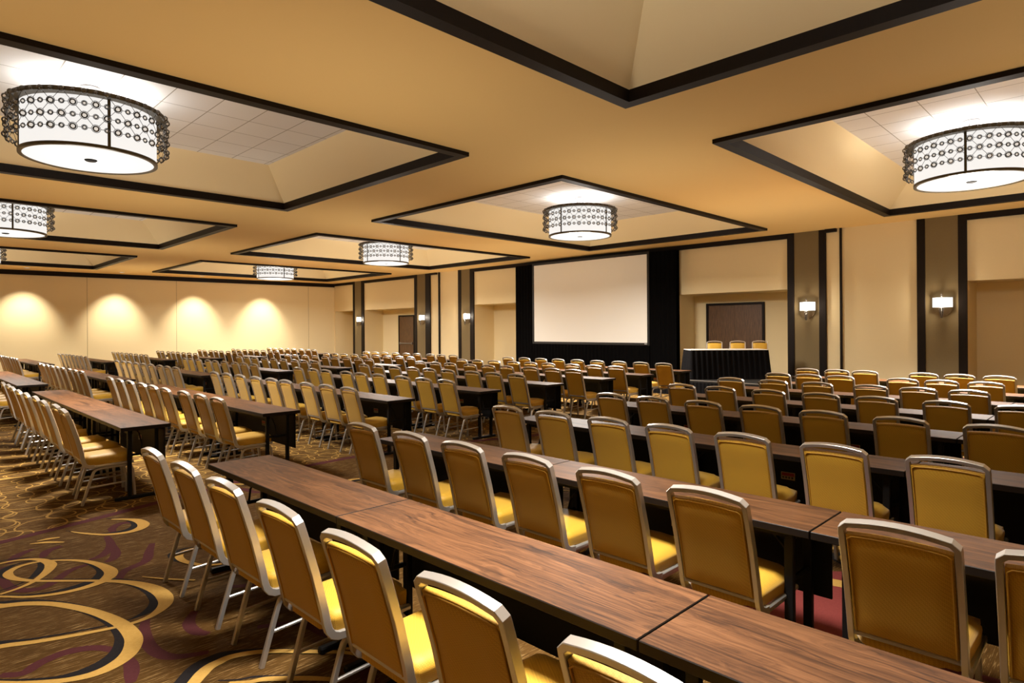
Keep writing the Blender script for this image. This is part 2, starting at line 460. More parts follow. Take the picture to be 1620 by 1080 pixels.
    for k in range(1, 5):                                    # the scroll pattern repeats along the carpet
        motif(0.25 * (k % 2), 2.45 * k, 1 if k % 2 == 0 else -1, 4.9, -1 if k % 2 else 1)
    for k in range(-1, 6):
        motif(-3.6 + 0.2 * (k % 2), 2.2 * k + 0.3, -1 if k % 2 else 1, 4.9)
    # the wavy purple border between the scrolls and the ring field
    bd = [(B0 + BA * math.sin((b - 1.9) * 2 * PI / 10.5), b) for b in [B_MIN + 0.5 * i for i in range(51)]]
    ribbon(bd, [.13, .09, .14, .10, .13], 0.0012, 3, n=3)
    for aa in (9.36, 9.74, 14.4, 14.8, 19.4, 19.8, 24.4, 24.8):   # pairs of thin gold lines crossing the ring field
        ribbon([(aa + .02 * math.sin(1.7 * i), B_MIN + 2.5 * i) for i in range(11)], [.035, .05, .035, .05], 0.0020, 1, n=4)
    # a red leaf with a gold rim between the front tables
    leaf = [(1.75, 3.2), (1.62, 3.5), (1.45, 3.85), (1.36, 4.25), (1.36, 4.7)]
    ribbon(leaf, [.2, .9, 1.05, .9, .2], 0.0072, 4, n=8)
    ribbon([(2.1, 3.5), (1.95, 4.05), (1.55, 4.42), (1.05, 4.45), (0.7, 4.2)], [.05, .11, .13, .11, .05], 0.0078, 1, n=8)
    return structure('floor', bm, [M['carpet'], M['carpet_gold'], M['carpet_black'], M['carpet_purple'], M['carpet_red']],
                     label='brown patterned carpet with gold scrolls and small interlocking rings')

def build_ceiling():
    bm = bmesh.new()
    As = sorted({A_MIN, 35.5} | {h[0] for h in HOLES} | {h[1] for h in HOLES})
    Bs = sorted({B_MIN, AB} | {h[2] for h in HOLES} | {h[3] for h in HOLES})
    for i in range(len(As) - 1):
        for j in range(len(Bs) - 1):
            ca, cb = (As[i] + As[i + 1]) / 2, (Bs[j] + Bs[j + 1]) / 2
            if any(h[0] < ca < h[1] and h[2] < cb < h[3] for h in HOLES):
                continue
            quad(bm, [(-As[i], Bs[j], HC), (-As[i], Bs[j + 1], HC), (-As[i + 1], Bs[j + 1], HC), (-As[i + 1], Bs[j], HC)][::-1], 0)
    for a0, a1, b0, b1 in HOLES:
        i0, i1 = 0.16, 0.76
        o = [(a0 + i0, b0 + i0), (a1 - i0, b0 + i0), (a1 - i0, b1 - i0), (a0 + i0, b1 - i0)]
        t = [(a0 + i1, b0 + i1), (a1 - i1, b0 + i1), (a1 - i1, b1 - i1), (a0 + i1, b1 - i1)]
        for k in range(4):
            k2 = (k + 1) % 4
            quad(bm, [(-o[k][0], o[k][1], 4.45), (-o[k2][0], o[k2][1], 4.45), (-t[k2][0], t[k2][1], TILE), (-t[k][0], t[k][1], TILE)], 1)
        quad(bm, [(-x, y, TILE) for x, y in t], 2)
    for f in bm.faces:                      # all faces look down into the room
        f.normal_update()
        if f.normal.z > 0: f.normal_flip()
    structure('ceiling', bm, [M['ceiling'], M['recess'], M['tile']], label='tan painted ceiling with stepped tiled recesses')
    n = 0
    for nm, a0, a1, r in RECESS:            # dark wood frame around every recess
        b0, b1 = ROW_B[r]
        n += 1
        bm = bmesh.new()
        w, zt = 0.155, 4.47
        prof_out = [(0, HC + 0.02), (0, ZT), (w, ZT), (w, zt), (w - 0.03, zt)]
        corners = [((a0, b0), (1, 1)), ((a1, b0), (-1, 1)), ((a1, b1), (-1, -1)), ((a0, b1), (1, -1))]
        rings = []
        for (ca, cb), (sa, sb) in corners:
            rings.append([bm.verts.new((-(ca + sa * d), cb + sb * d, z)) for d, z in prof_out])
        for k in range(4):
            r0, r1 = rings[k], rings[(k + 1) % 4]
            for q in range(len(prof_out) - 1):
                bm.faces.new((r0[q], r1[q], r1[q + 1], r0[q + 1]))
        bmesh.ops.recalc_face_normals(bm, faces=bm.faces)
        structure('trim_%d' % n, bm, M['trim'])
    return n

# niche openings in the front wall, right to left (a from .. to ..), and pilasters between them
NICHES = [(-3.6, 2.85), (7.03, 10.6), (17.85, 20.48), (24.83, 29.40), (30.50, 32.5)]
PILASTERS = [(3.026, 3.696), (6.18, 6.843), (20.733, 21.332), (23.953, 24.629), (29.65, 30.33)]
def build_walls(n_trim):
    bm = bmesh.new()
    edges = [A_MIN]
    solid = []
    cur = A_MIN
    for a0, a1 in NICHES:
        solid.append((cur, a0)); cur = a1
    solid.append((cur, 33.2))
    for a0, a1 in solid:
        abox(bm, a0, a1, WB, WB + 0.2, 0, HC + 0.02)
    for a0, a1 in NICHES:
        abox(bm, a0 - 0.001, a1 + 0.001, WB, WB + 0.2, HEAD, HC + 0.02)         # header
        quad(bm, [(-a0, WB + .2, HEAD), (-a1, WB + .2, HEAD), (-a1, AB, HEAD), (-a0, AB, HEAD)])
        quad(bm, [(-a0, AB, 0), (-a1, AB, 0), (-a1, AB, HEAD), (-a0, AB, HEAD)])
        quad(bm, [(-a0, WB + .2, 0), (-a0, AB, 0), (-a0, AB, HEAD), (-a0, WB + .2, HEAD)])
        quad(bm, [(-a1, WB + .2, 0), (-a1, AB, 0), (-a1, AB, HEAD), (-a1, WB + .2, HEAD)])
    wf = structure('wall_front', bm, M['wall'], label='cream papered screen wall with door niches and taupe pilasters')
    for a0, a1 in PILASTERS:
        bm = bmesh.new()
        abox(bm, a0, a1, WB - 0.035, WB + 0.01, 0, HC + 0.01)
        structure('pilaster', bm, M['pilaster'], wf, label='taupe fabric pilaster')
    bm = bmesh.new()                                                           # movable-partition pockets
    bx = abox(bm, 5.62, 5.98, WB - 0.012, WB + 0.01, 0, HC)
    abox(bm, 22.98, 23.5, WB - 0.012, WB + 0.01, 0, HC)
    structure('pocket_panel', bm, M['wall'], wf)
    def tr(a0, a1, z0, z1, d=0.06):
        nonlocal n_trim
        n_trim += 1
        b = bmesh.new()
        abox(b, a0, a1, WB - d, WB + 0.005, z0, z1, bevel=0.004)
        structure('trim_%d' % n_trim, b, M['trim'])
    for a0, a1 in [(2.85, 3.024), (3.698, 3.87), (6.845, 7.03), (6.0, 6.178), (5.60, 5.65), (20.48, 20.731), (21.334, 21.53), (23.58, 23.951), (22.87, 22.96), (24.631, 24.83), (29.40, 29.648), (30.332, 30.50)]:
        tr(a0, a1, 0, HC)
    for a0, a1 in [(-4.0, 2.85), (7.03, 20.48), (24.83, 29.40), (30.50, 32.55)]:
        tr(a0, a1, HC - 0.145, HC)
    tr(5.72, 6.0, HC - 0.09, HC, 0.12); tr(23.05, 23.58, HC - 0.09, HC, 0.10)
    # the other walls
    bm = bmesh.new()
    p0, p1 = (wall_left_a(B_MIN), B_MIN), (wall_left_a(AB), AB)
    quad(bm, [(-p0[0], p0[1], 0), (-p1[0], p1[1], 0), (-p1[0], p1[1], HC + 0.02), (-p0[0], p0[1], HC + 0.02)])
    quad(bm, [(-p0[0] - .2, p0[1], 0), (-p1[0] - .2, p1[1], 0), (-p1[0] - .2, p1[1], HC + 0.02), (-p0[0] - .2, p0[1], HC + 0.02)][::-1])
    for i in range(3):                                                          # fine panel joints
        bj = [3.35 + 3.9 * (i * 1.7 - 0.0)][0] if i else 6.35
        aj = wall_left_a(bj) - 0.004
        abox(bm, aj, aj + 0.01, bj, bj + 0.012, 0, HC, mat=1)
    structure('wall_left', bm, [M['wall'], M['pilaster']], label='long cream papered end wall washed by downlights')
    n_trim += 1
    bm = bmesh.new()
    quads = []
    for z0, z1, d in [(HC - 0.20, HC, 0.05)]:
        q0, q1 = (p0[0] - d, p0[1]), (p1[0] - d, WB)
        quad(bm, [(-q0[0], q0[1], z0), (-(wall_left_a(WB) - d), WB, z0), (-(wall_left_a(WB) - d), WB, z1), (-q0[0], q0[1], z1)])
        quad(bm, [(-q0[0], q0[1], z0), (-(wall_left_a(WB) - d), WB, z0), (-wall_left_a(WB), WB, z0), (-p0[0], p0[1], z0)][::-1])
    structure('trim_%d' % n_trim, bm, M['trim'])
    bm = bmesh.new()
    quad(bm, [(-A_MIN, B_MIN, 0), (-A_MIN, AB, 0), (-A_MIN, AB, HC), (-A_MIN, B_MIN, HC)])
    structure('wall_right', bm, M['wall'])
    bm = bmesh.new()
    quad(bm, [(-A_MIN, B_MIN, 0), (-36, B_MIN, 0), (-36, B_MIN, HC), (-A_MIN, B_MIN, HC)])
    structure('wall_back', bm, M['wall'])
    bm = bmesh.new()
    for a0, a1 in [(3.87, 5.60), (7.03, 8.1), (10.2, 10.6), (21.53, 22.87)]:
        wb = AB if a0 in (7.03, 10.2) else WB
        abox(bm, a0, a1, wb - 0.015, wb + 0.005, 0, 0.11)
    structure('baseboard_front', bm, M['baseboard'])
    return n_trim

def build_door(name, a0, a1, ztop, leaves, label, bars):
    root = empty(name, (-(a0 + a1) / 2, AB, 0))
    root['kind'] = 'structure'; root['label'] = label
    c = (a0 + a1) / 2
    w = a1 - a0
    bm = bmesh.new()
    fw = 0.075
    for s in (-1, 1):
        box(bm, s * w / 2 - (fw if s > 0 else 0), s * w / 2 + (fw if s < 0 else 0), -0.06, 0.0, 0, ztop, bevel=0.005)
    box(bm, -w / 2 + fw, w / 2 - fw, -0.06, 0.0, ztop - fw, ztop, bevel=0.005)
    structure('door_frame', bm, M['trim'], root)
    lw = (w - 2 * fw) / leaves
    for k in range(leaves):
        x0 = -w / 2 + fw + k * lw
        bm = bmesh.new()
        box(bm, x0 + 0.003, x0 + lw - 0.003, -0.035, 0.0, 0.01, ztop - fw - 0.003)
        leaf = structure('door_leaf', bm, M['door'], root)
        if bars:
            bm = bmesh.new()
            box(bm, x0 + 0.06, x0 + lw - 0.06, -0.10, -0.07, 0.98, 1.03, bevel=0.006)
            for xx in (x0 + 0.06, x0 + lw - 0.16):
                box(bm, xx, xx + 0.10, -0.10, -0.036, 0.95, 1.06, bevel=0.008)
            structure('push_bar', bm, M['pewter'], leaf)
    return root
# ------------------------------------------------------------------ chairs
def arc_pts(c, r, t0, t1, n):
    return [(c[0] + r * math.cos(t0 + (t1 - t0) * i / n), c[1] + r * math.sin(t0 + (t1 - t0) * i / n)) for i in range(n + 1)]

def make_chair():
    root = empty('banquet_chair')
    # side line of the back: y, z from the seat bend up to the top rail
    side = [(0.100, 0.372), (0.062, 0.374), (0.034, 0.386), (0.016, 0.410), (0.006, 0.445), (-0.004, 0.50), (-0.045, 0.67), (-0.083, 0.80), (-0.1095, 0.885)]
    bn = Vector((0, -0.956, -0.294))
    up = Vector((0, -0.294, 0.956))
    hx = 0.196
    pts, nor = [], []
    for i, (y, z) in enumerate(side):
        j0, j1 = max(i - 1, 0), min(i + 1, len(side) - 1)
        t = Vector((0, side[j1][0] - side[j0][0], side[j1][1] - side[j0][1])).normalized()
        pts.append(Vector((-hx, y, z))); nor.append(Vector((0, -t.z, t.y)))
    top0 = Vector((0, side[-1][0], side[-1][1]))
    rail = []
    rail.append(Vector((-hx + 0.001, 0, 0)) + up * 0.016)     # cut-off shoulder
    rail.append(Vector((-hx + 0.022, 0, 0)) + up * 0.036)
    xs = [-hx + 0.026 + (2 * hx - 0.052) * i / 8 for i in range(1, 5)]
    for x in xs:
        rail.append(Vector((x, 0, 0)) + up * (0.036 + 0.019 * (1 - (x / (hx - 0.026)) ** 2)))
    full = pts + [top0 + r for r in rail]
    mir = [Vector((-p.x, p.y, p.z)) for p in full[::-1]][1:]
    nfull = nor + [bn] * len(rail)
    bm = bmesh.new()
    sweep(bm, full + mir, nfull + nfull[::-1][1:], 0.024, 0.036, ch=0.09)
    cz = 0.435; cy = 0.008                    # lower cross rail
    sweep(bm, [(-hx + .01, cy, cz), (hx - .01, cy, cz)], Vector((0, 1, 0)), 0.020, 0.020)
    back = new_mesh_object('back_frame', bm, M['alu'], root, 22)
    # back cushion between the stiles, following their lean
    bm = bmesh.new()
    nx, nz = 8, 10
    def surf(u, v, s):
        x = (u - 0.5) * 0.362
        yy, zz = None, 0.452 + v * 0.425
        for (y0, z0), (y1, z1) in zip(side[4:], side[5:]):
            if z0 - 1e-6 <= zz <= z1 + 0.02:
                yy = y0 + (y1 - y0) * (zz - z0) / (z1 - z0)
        edge = min(1.0, min(u, 1 - u) / 0.10, min(v, 1 - v) / 0.07)
        th = (0.012 + 0.008 * math.sqrt(max(edge, 0.0))) * s
        if s > 0: th += 0.012 * math.sqrt(max(edge, 0))           # padded on the sitter's side
        zt = zz + (0.010 * (1 - (2 * u - 1) ** 2) * v)
        return Vector((x, yy, zt)) + bn * (-th)
    grids = []
    for s in (-1, 1):
        grids.append([[bm.verts.new(surf(i / nx, j / nz, s)) for i in range(nx + 1)] for j in range(nz + 1)])
    for s, g in zip((-1, 1), grids):
        for j in range(nz):
            for i in range(nx):
                q = (g[j][i], g[j][i + 1], g[j + 1][i + 1], g[j + 1][i])
                bm.faces.new(q if s < 0 else q[::-1])
    loop = [(0, i) for i in range(nx)] + [(j, nx) for j in range(nz)] + [(nz, i) for i in range(nx, 0, -1)] + [(j, 0) for j in range(nz, 0, -1)]
    for k in range(len(loop)):
        (j0, i0), (j1, i1) = loop[k], loop[(k + 1) % len(loop)]
        bm.faces.new((grids[0][j0][i0], grids[1][j0][i0], grids[1][j1][i1], grids[0][j1][i1]))
    bmesh.ops.recalc_face_normals(bm, faces=bm.faces)
    cush = new_mesh_object('backrest', bm, M['gold'], root, 50)
    bm = bmesh.new()                         # welt along the rear edge of the cushion
    wl = [surf(u, v, -1) + bn * 0.001 for u, v in [(0.02, 0.0), (0.02, 0.5), (0.02, 0.96), (0.06, 0.985), (0.25, 0.985), (0.5, 0.985), (0.75, 0.985), (0.94, 0.985), (0.98, 0.96), (0.98, 0.5), (0.98, 0.0)]]
    sweep(bm, wl, bn, 0.007, 0.007)
    new_mesh_object('piping', bm, M['piping'], cush, 40)
    # seat
    bm = bmesh.new()
    n = 10
    def seat_top(u, v):
        x = (u - 0.5) * (0.405 - 0.03 * (1 - v)); y = 0.018 + v * 0.432
        e = min(1.0, min(u, 1 - u) / 0.16, min(v, 1 - v) / 0.14)
        cr = 1 - (1 - max(e, 0)) ** 2.4
        du = 0.010 * (1 - abs(2 * u - 1)) 
        # round the plan corners
        k = 0.0
        if min(u, 1 - u) < 0.1 and min(v, 1 - v) < 0.1: k = 0.018
        x -= math.copysign(k, u - 0.5); y -= math.copysign(k, v - 0.5)
        return Vector((x, y, 0.448 + 0.024 * cr + du + 0.012 * v))
    def seat_mid(u, v):
        p = seat_top(u, v); return Vector((p.x * 1.012, p.y, 0.432 + 0.012 * v))
    def seat_bot(u, v):
        p = seat_top(u, v); return Vector((p.x * 0.985, p.y, 0.386 + 0.006 * v))
    gt = [[bm.verts.new(seat_top(i / n, j / n)) for i in range(n + 1)] for j in range(n + 1)]
    lp = [(0, i) for i in range(n)] + [(j, n) for j in range(n)] + [(n, i) for i in range(n, 0, -1)] + [(j, 0) for j in range(n, 0, -1)]
    gm = [bm.verts.new(seat_mid(i / n, j / n)) for j, i in lp]
    gb = [bm.verts.new(seat_bot(i / n, j / n)) for j, i in lp]
    for j in range(n):
        for i in range(n):
            bm.faces.new((gt[j][i], gt[j][i + 1], gt[j + 1][i + 1], gt[j + 1][i]))
    L = len(lp)
    for k in range(L):
        k2 = (k + 1) % L
        t0, t1 = gt[lp[k][0]][lp[k][1]], gt[lp[k2][0]][lp[k2][1]]
        bm.faces.new((t0, gm[k], gm[k2], t1)); bm.faces.new((gm[k], gb[k], gb[k2], gm[k2]))
    bm.faces.new(gb)
    bmesh.ops.recalc_face_normals(bm, faces=bm.faces)
    new_mesh_object('seat', bm, M['gold'], root, 60)
    # seat frame: two side rails carried on from the back, front and rear members
    bm = bmesh.new()
    for s in (-1, 1):
        sweep(bm, [(s * hx, 0.095, 0.372), (s * hx, 0.25, 0.374), (s * hx, 0.440, 0.380)], Vector((0, 0, 1)), 0.026, 0.026)
    sweep(bm, [(-hx, 0.428, 0.380), (hx, 0.428, 0.380)], Vector((0, 0, 1)), 0.022, 0.022)
    sweep(bm, [(-hx, 0.11, 0.372), (hx, 0.11, 0.372)], Vector((0, 0, 1)), 0.020, 0.020)
    new_mesh_object('seat_frame', bm, M['alu'], root, 35)
    # legs: each side is a bent hoop, split into its rear and its front leg
    for s in (-1, 1):
        xt, xf = s * 0.178, s * 0.172
        rear = [(0.0, 0.0), (0.035, 0.12), (0.085, 0.285), (0.098, 0.318), (0.118, 0.338), (0.150, 0.347), (0.270, 0.350)]
        front = [(0.455, 0.0), (0.446, 0.15), (0.434, 0.290), (0.426, 0.320), (0.408, 0.341), (0.380, 0.349), (0.270, 0.350)]
        for line in (rear, front):
            P = [Vector((xf + (xt - xf) * min(1, z / 0.3), y, z)) for y, z in line]
            bm = bmesh.new()
            N = []
            for i in range(len(line)):
                j0, j1 = max(i - 1, 0), min(i + 1, len(line) - 1)
                t = (P[j1] - P[j0]).normalized(); N.append(Vector((0, -t.z, t.y)))
            sweep(bm, P, N, 0.024, 0.024, ch=0.12)
            new_mesh_object('leg', bm, M['alu'], root, 24)
    for s in (-1, 1):
        bm = bmesh.new()
        sweep(bm, [(s * 0.175, 0.048, 0.165), (s * 0.175, 0.446, 0.185)], Vector((0, 0, 1)), 0.016, 0.016)
        new_mesh_object('stretcher', bm, M['alu'], root, 35)
    return root

# ------------------------------------------------------------------ seminar tables (1.83 m x 0.457 m)
TL, TD = 1.826, 0.457
def make_table():
    """origin on the floor under the middle of the edge where people sit; y runs to the far edge"""
    root = empty('seminar_table')
    bm = bmesh.new()
    fs = box(bm, -TL / 2, TL / 2, 0, TD, 0.712, 0.750, 1, bevel=0.003)
    for f in bm.faces:
        f.normal_update()
        f.material_index = 0 if f.normal.z > 0.9 else 1
    new_mesh_object('tabletop', bm, [M['walnut'], M['table_edge']], root)
    bm = bmesh.new()
    box(bm, -TL / 2 + 0.10, TL / 2 - 0.10, 0.10, 0.125, 0.665, 0.7115)
    box(bm, -TL / 2 + 0.10, TL / 2 - 0.10, 0.34, 0.365, 0.665, 0.7115)
    new_mesh_object('apron', bm, M['table_black'], root)
    bm = bmesh.new()
    box(bm, -TL / 2 + 0.03, TL / 2 - 0.03, 0.400, 0.412, 0.295, 0.7115, bevel=0.003)
    panel = new_mesh_object('modesty_panel', bm, M['table_black'], root)
    bm = bmesh.new()
    box(bm, -0.055, 0.055, 0.3985, 0.3998, 0.475, 0.535, 0)
    box(bm, -0.050, 0.050, 0.3978, 0.3986, 0.505, 0.530, 1)
    for k in range(4):
        box(bm, -0.046 + k * 0.024, -0.030 + k * 0.024, 0.3978, 0.3986, 0.484, 0.500, 2)
    lab = new_mesh_object('safety_label', bm, [M['label_cream'], M['label_red'], M['label_dark']], panel)
    lab['label'] = 'small cream and red sticker'
    for s in (-1, 1):
        x = s * (TL / 2 - 0.13)
        for y in (0.105, 0.350):
            bm = bmesh.new()
            box(bm, x - 0.022, x + 0.022, y - 0.018, y + 0.018, 0.03, 0.700, bevel=0.004)
            new_mesh_object('leg', bm, M['table_black'], root)
        bm = bmesh.new()
        box(bm, x - 0.022, x + 0.022, -0.03, 0.44, 0.0, 0.035, bevel=0.008)
        new_mesh_object('foot', bm, M['table_black'], root)
        bm = bmesh.new()                                      # curved folding brace
        cx = x - s * 0.03
        sweep(bm, [(cx, 0.228, 0.46), (cx - s * 0.03, 0.228, 0.56), (cx - s * 0.11, 0.228, 0.64), (cx - s * 0.22, 0.228, 0.67)], Vector((0, 1, 0)), 0.014, 0.014)
        sweep(bm, [(x, 0.10, 0.45), (x, 0.355, 0.45)], Vector((0, 0, 1)), 0.025, 0.025)
        new_mesh_object('folding_brace', bm, M['table_black'], root)
    return root

ORD = ['first', 'second', 'third', 'fourth', 'fifth', 'sixth', 'seventh', 'eighth', 'ninth']
ROWB = [1.63, 3.06, 4.76, 6.43, 7.97, 9.52, 10.88, 12.44]     # near edge of each table row
def row_phrase(r):
    return 'nearest row' if r == 0 else ('farthest row' if r == 7 else ORD[r] + ' row back')

def furnish():
    chair0, table0 = make_chair(), make_table()
    used = {'c': False, 't': False}
    rnd = random.Random(11)
    def chair(a_hi, b_top, label, group='gold banquet chairs', rot=0.0):
        c = copy_thing(chair0) if used['c'] else chair0
        used['c'] = True
        c.location = (-(a_hi - 0.21), b_top + 0.118, 0)
        c.rotation_euler = (0, 0, rot + rnd.uniform(-0.02, 0.02))
        tag(c, label, 'chair', group)
        return c
    def table(a_c, b, label):
        t = copy_thing(table0) if used['t'] else table0
        used['t'] = True
        t.location = (-a_c, b, 0)
        tag(t, label, 'table', 'walnut seminar tables')
        return t
    # right-hand block: its left ends stand on the centre aisle
    RC = [([4.74, 4.12, 3.53, 2.89, 2.28, 1.66, 1.05], 1.21), ([4.71, 4.05, 3.45, 2.84, 2.24, 1.66, 0.87, 0.36], 2.74), ([4.66, 4.06, 3.43, 2.84, 2.24, 1.62, 1.0, 0.38], 4.36),
          ([4.62, 4.05, 3.44, 2.83, 2.25, 1.63, 0.99], 6.04), ([4.62, 4.06, 3.43, 2.82, 2.24, 1.60, 1.0], 7.66), ([4.63, 3.98, 3.37, 2.70, 2.16, 1.64, 0.85], 9.14),
          ([4.50, 4.01, 3.53, 2.67, 2.19, 1.68, 0.84], 10.60), ([4.55, 4.04, 3.58, 2.71, 2.22, 1.71, 0.87], 12.06)]
    for r, (aa, bt) in enumerate(RC):
        for i, a in enumerate(aa):
            end = 'gold chair at the aisle end' if i == 0 else 'gold chair %s from the aisle' % ORD[i]
            chair(a, bt, '%s, %s of the right block' % (end, row_phrase(r)))
        for k, nm in enumerate(['aisle-end', 'second', 'third']):
            table(4.755 - TL / 2 - k * (TL + 0.006), ROWB[r], 'walnut %s table in the %s of the right block' % (nm, row_phrase(r)))
    # two blocks to the left of the aisle and one at the far end
    for bn, (A0, name) in enumerate([(7.15, 'middle block'), (14.25, 'left block'), (22.90, 'far-left block by the end wall')]):
        for r in range(8):
            if bn == 2 and r == 0:
                continue                                      # outside the picture
            bt = ROWB[r] - 0.40
            n = 9 if bn < 2 else 8
            for i in range(n):
                off = (0.55, 1.13, 1.71)[i % 3]
                if bn == 0 and r == 7: off = (0.42 + 0.61 * (i % 3))
                a = A0 + (i // 3) * 1.832 + off + rnd.uniform(-0.03, 0.03)
                end = 'gold chair at the right end' if i == 0 else 'gold chair %s from the right end' % ORD[i]
                chair(a, bt + rnd.uniform(-0.015, 0.015), '%s, %s, %s' % (end, row_phrase(r), name))
            for k, nm in enumerate(['right', 'centre', 'left']):
                table(A0 + TL / 2 + k * (TL + 0.006), ROWB[r], 'walnut %s table in the %s, %s' % (nm, row_phrase(r), name))
    # ---- head table on its platform
    bm = bmesh.new()
    a0, a1, b0, b1, ph = 5.95, 10.9, 14.3, 17.55, 0.40
    root = empty('stage_platform', (-(a0 + a1) / 2, (b0 + b1) / 2, 0), 0, 'low black-skirted stage platform under the skirted head table', 'platform')
    hw, hd = (a1 - a0) / 2, (b1 - b0) / 2
    box(bm, -hw, hw, -hd, hd, ph - 0.06, ph, bevel=0.006)
    new_mesh_object('deck', bm, M['deck'], root)
    bm = bmesh.new(); box(bm, -hw, hw, -hd - 0.004, -hd + 0.022, ph - 0.014, ph + 0.002)
    new_mesh_object('edge_strip', bm, M['alu'], root)
    bm = bmesh.new(); pleats(bm, [(-hw, hd), (-hw, -hd), (hw, -hd), (hw, hd)], 0.0, ph - 0.055, 0.10, 0.012, False)
    new_mesh_object('platform_skirt', bm, M['skirt'], root, 60)
    bm = bmesh.new()
    for sx in (-1, 0, 1):
        for sy in (-1, 1):
            box(bm, sx * (hw - 0.15) - 0.03, sx * (hw - 0.15) + 0.03, sy * (hd - 0.15) - 0.03, sy * (hd - 0.15) + 0.03, 0, ph - 0.055)
    new_mesh_object('support_post', bm, M['table_black'], root)
    # table
    p0, p1 = Vector((8.10, 14.50)), Vector((6.62, 15.86))
    u = (p1 - p0).normalized(); nrm = Vector((-u.y, u.x))
    if nrm.y < 0: nrm = -nrm
    L, D = 1.96, 0.76
    mid = (p0 + p1) / 2 + nrm * (D / 2)
    rz = math.atan2(u.y, -u.x)
    ht = empty('head_table', (-mid.x, mid.y, ph), rz, 'white-topped head table with pleated black skirt on the platform', 'table')
    bm = bmesh.new(); box(bm, -L / 2, L / 2, -D / 2, D / 2, 0.730, 0.752, bevel=0.006)
    new_mesh_object('tabletop', bm, M['cloth'], ht)
    bm = bmesh.new()
    loop = []
    rr = 0.06
    for cx, cy, t0 in [(L / 2 - rr, -D / 2 + rr, -PI / 2), (L / 2 - rr, D / 2 - rr, 0), (-L / 2 + rr, D / 2 - rr, PI / 2), (-L / 2 + rr, -D / 2 + rr, PI)]:
        loop += [(cx + rr * math.cos(t0 + PI / 2 * k / 3), cy + rr * math.sin(t0 + PI / 2 * k / 3)) for k in range(4)]
    pleats(bm, loop, 0.008, 0.738, 0.13, 0.019, True, flare=0.08)
    new_mesh_object('table_skirt', bm, M['skirt'], ht, 60)
    for sx in (-1, 1):
        for sy in (-1, 1):
            bm = bmesh.new(); box(bm, sx * (L / 2 - .12) - .015, sx * (L / 2 - .12) + .015, sy * (D / 2 - .1) - .015, sy * (D / 2 - .1) + .015, 0, 0.728)
            new_mesh_object('leg', bm, M['table_black'], ht)
    for (s, lab) in [(-0.64, 'left'), (-0.01, 'middle'), (0.60, 'right')]:
        q = (p0 + p1) / 2 + nrm * (D + 0.60) + u * (s + 0.64)
        c = copy_thing(chair0)
        f = -q.normalized()                                  # facing the room
        ang = math.atan2(f.x, f.y)                           # plan x is mirrored
        c.rotation_euler = (0, 0, ang)
        ly = Vector((-math.sin(ang), math.cos(ang)))
        c.location = (-q.x + ly.x * 0.118, q.y + ly.y * 0.118, ph)
        tag(c, '%s gold chair of the three behind the black-skirted head table' % lab, 'chair', 'gold chairs at the head table')

def pleats(bm, loop, z0, z1, wave, amp, closed, flare=0.0):
    """hanging pleated cloth along a plan polyline"""
    pts = []
    m = len(loop) if closed else len(loop) - 1
    for i in range(m):
        p, q = Vector(loop[i]), Vector(loop[(i + 1) % len(loop)])
        d = (q - p).length
        n = max(1, int(d / (wave / 4)))
        for k in range(n):
            pts.append((p + (q - p) * k / n, Vector((q - p).normalized())))
    if not closed: pts.append((Vector(loop[-1]), pts[-1][1]))
    lo, hi = [], []
    s = 0
    for i, (p, t) in enumerate(pts):
        nn = Vector((t.y, -t.x))
        off = (0, 1, 0, -1)[i % 4] * amp
        hi.append(bm.verts.new((*(p + nn * (off * 0.5 + amp)), z1)))
        lo.append(bm.verts.new((*(p + nn * (off * 1.25 + amp + flare)), z0)))
    mm = len(pts) if closed else len(pts) - 1
    for i in range(mm):
        j = (i + 1) % len(pts)
        bm.faces.new((lo[i], lo[j], hi[j], hi[i]))

